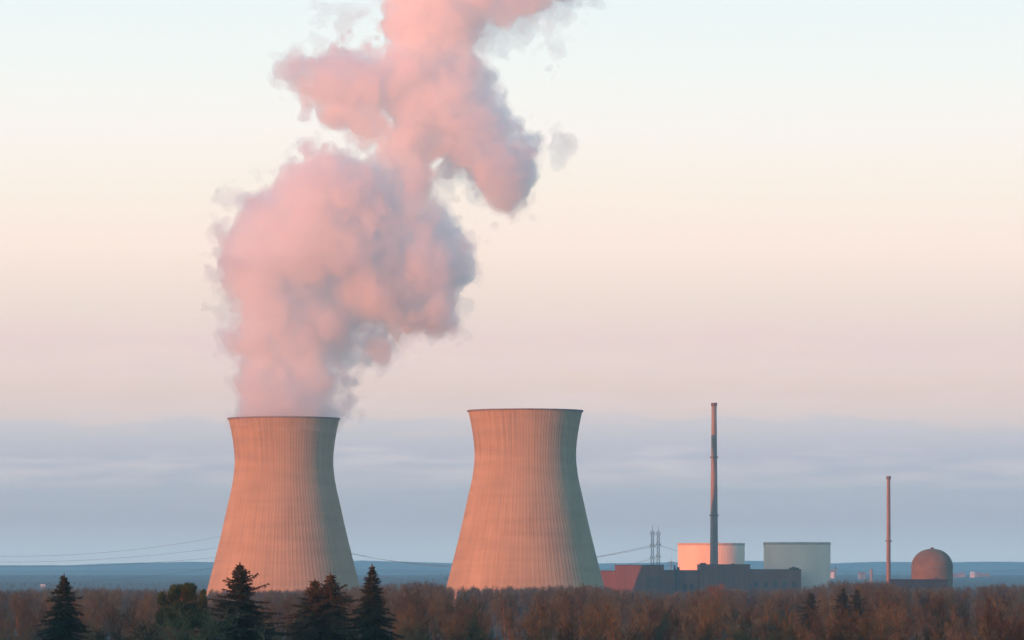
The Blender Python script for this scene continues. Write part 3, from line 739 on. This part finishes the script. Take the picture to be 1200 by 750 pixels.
X0, X1, Y0, Y1, Z0, Z1 = 225, 720, -120, 512, -96, 140     # px, row, depth
shape = (int((X1 - X0) / VOX), int((Y1 - Y0) / VOX), int((Z1 - Z0) / VOX))
def blob_field(blobs, kk):
    c = 6.0; sh = [int(s * VOX / c) + 3 for s in shape]
    gx = (X0 + np.arange(sh[0]) * c)[:, None, None].astype(np.float32); gy = (Y0 + np.arange(sh[1]) * c)[None, :, None].astype(np.float32); gz = (Z0 + np.arange(sh[2]) * c)[None, None, :].astype(np.float32)
    acc = np.zeros(sh, np.float32)
    for (a, b, r, d) in blobs:
        acc += np.exp(np.clip(-(np.sqrt((gx - a)**2 + (gy - b)**2 + ((gz - 1.7 * d + 8) / 1.05)**2) - r) / kk, -30, 30))
    f = -kk * np.log(np.maximum(acc, 1e-12))
    for ax, n in enumerate(shape):        # linear upsampling, axis by axis
        x = np.arange(n) * VOX / c; i = np.floor(x).astype(int); t = (x - i).astype(np.float32)
        sl = [None, None, None]; sl[ax] = slice(None)
        f = np.take(f, i, ax) * (1 - t[tuple(sl)]) + np.take(f, i + 1, ax) * t[tuple(sl)]
    return f
def surface_net(F):
    """closed quad mesh of the zero set of F (negative inside)"""
    ins = F < 0
    c8 = [(0, 0, 0), (1, 0, 0), (0, 1, 0), (1, 1, 0), (0, 0, 1), (1, 0, 1), (0, 1, 1), (1, 1, 1)]
    sh = tuple(s - 1 for s in F.shape); cnt = np.zeros(sh, np.int8)
    for (a, b, c) in c8: cnt += ins[a:a + sh[0], b:b + sh[1], c:c + sh[2]]
    act = np.argwhere((cnt > 0) & (cnt < 8)); idx = -np.ones(sh, np.int64); idx[tuple(act.T)] = np.arange(len(act))
    vals = [F[act[:, 0] + a, act[:, 1] + b, act[:, 2] + c] for (a, b, c) in c8]
    P = np.zeros((len(act), 3)); Wt = np.zeros(len(act))
    for i in range(8):
        for j in range(i + 1, 8):
            if sum(abs(p - q) for p, q in zip(c8[i], c8[j])) != 1: continue
            m = (vals[i] < 0) != (vals[j] < 0); t = np.where(m, vals[i] / np.where(m, vals[i] - vals[j], 1), 0)
            pos = np.array(c8[i])[None] + (np.array(c8[j]) - np.array(c8[i]))[None] * t[:, None]; P += pos * m[:, None]; Wt += m
    V = act + P / Wt[:, None]
    Q = []
    for ax in range(3):
        u, w = [(1, 2), (2, 0), (0, 1)][ax]
        A = np.take(ins, np.arange(F.shape[ax] - 1), ax); B = np.take(ins, np.arange(1, F.shape[ax]), ax)
        e = np.argwhere(A != B); ok = (e[:, u] > 0) & (e[:, w] > 0) & (e[:, u] < F.shape[u] - 1) & (e[:, w] < F.shape[w] - 1); e = e[ok]
        fl = A[tuple(e.T)]
        def cell(du, dw):
            q = e.copy(); q[:, u] += du; q[:, w] += dw; return idx[tuple(q.T)]
        q = np.stack([cell(-1, -1), cell(0, -1), cell(0, 0), cell(-1, 0)], 1)
        q[~fl] = q[~fl][:, ::-1]; Q.append(q)
    return V, np.concatenate(Q)
def close(F):
    for ax in range(3):
        sl = [slice(None)] * 3
        for e in (0, 1, -1, -2): sl[ax] = e; F[tuple(sl)] = np.maximum(F[tuple(sl)], 4.0)
    return F
def hull(F):
    V, Q = surface_net(close(F)); px = X0 + V[:, 0] * VOX; row = Y0 + V[:, 1] * VOX; dep = Z0 + V[:, 2] * VOX
    D = 3897.0; k = D / FPX
    P = np.stack([(px - 600) * k - T1.location.x, dep * k, EYE + (HROW - row) * k], 1)
    a, b, c, d = (P[Q[:, i]] for i in range(4))
    vol = (np.einsum('ij,ij->i', a, np.cross(b, c)) + np.einsum('ij,ij->i', a, np.cross(c, d))).sum()
    print('HULL signed volume', vol)
    return P, (Q if vol > 0 else Q[:, ::-1])
base = blob_field(PLUME, 7.0)
n60, n30, n15, n8, n5 = (noise3(shape, c, s) for c, s in ((64, 1), (30, 2), (15, 3), (8, 4), (5, 5)))
nb = 4.0 * n60 - 7.0 * np.abs(n30) - 6.0 * np.abs(n15) - 4.4 * np.abs(n8) - 1.8 * n5 + 14.0
low = np.clip((np.arange(shape[1]) * VOX + Y0 - 440) / 45, 0, 1)[None, :, None].astype(np.float32)   # calmer right at the mouth
core = base + nb * (1 - .6 * low) + 3.0
Pc, Qc = hull(core)
wis = blob_field(WISPS, 5.0)
fr = np.minimum(core - 6.5 + 3.0 * n15 + 3.4 * n8 + 2.4 * n5, wis + (7.0 * n30 + 7.0 * n15 + 5.0 * n8 + 3.0 * n5) * .9 - 1.0)
Pf, Qf = hull(fr)
del base, n60, n30, n15, n8, n5, nb, core, wis, fr
plume = link_mesh('steam_plume', Pf, Qf, volume_mat('vapour_thin', 0.020, (0.978, 0.992, 1.0), 0.45))
plume.location = (T1.location.x, 3897, 0)
tag(plume, 'huge billowing pink steam plume rising from the left cooling tower', 'steam plume')
link_mesh('dense_core', Pc, Qc, volume_mat('vapour_dense', 0.064, (0.980, 0.995, 1.0), 0.28), plume)
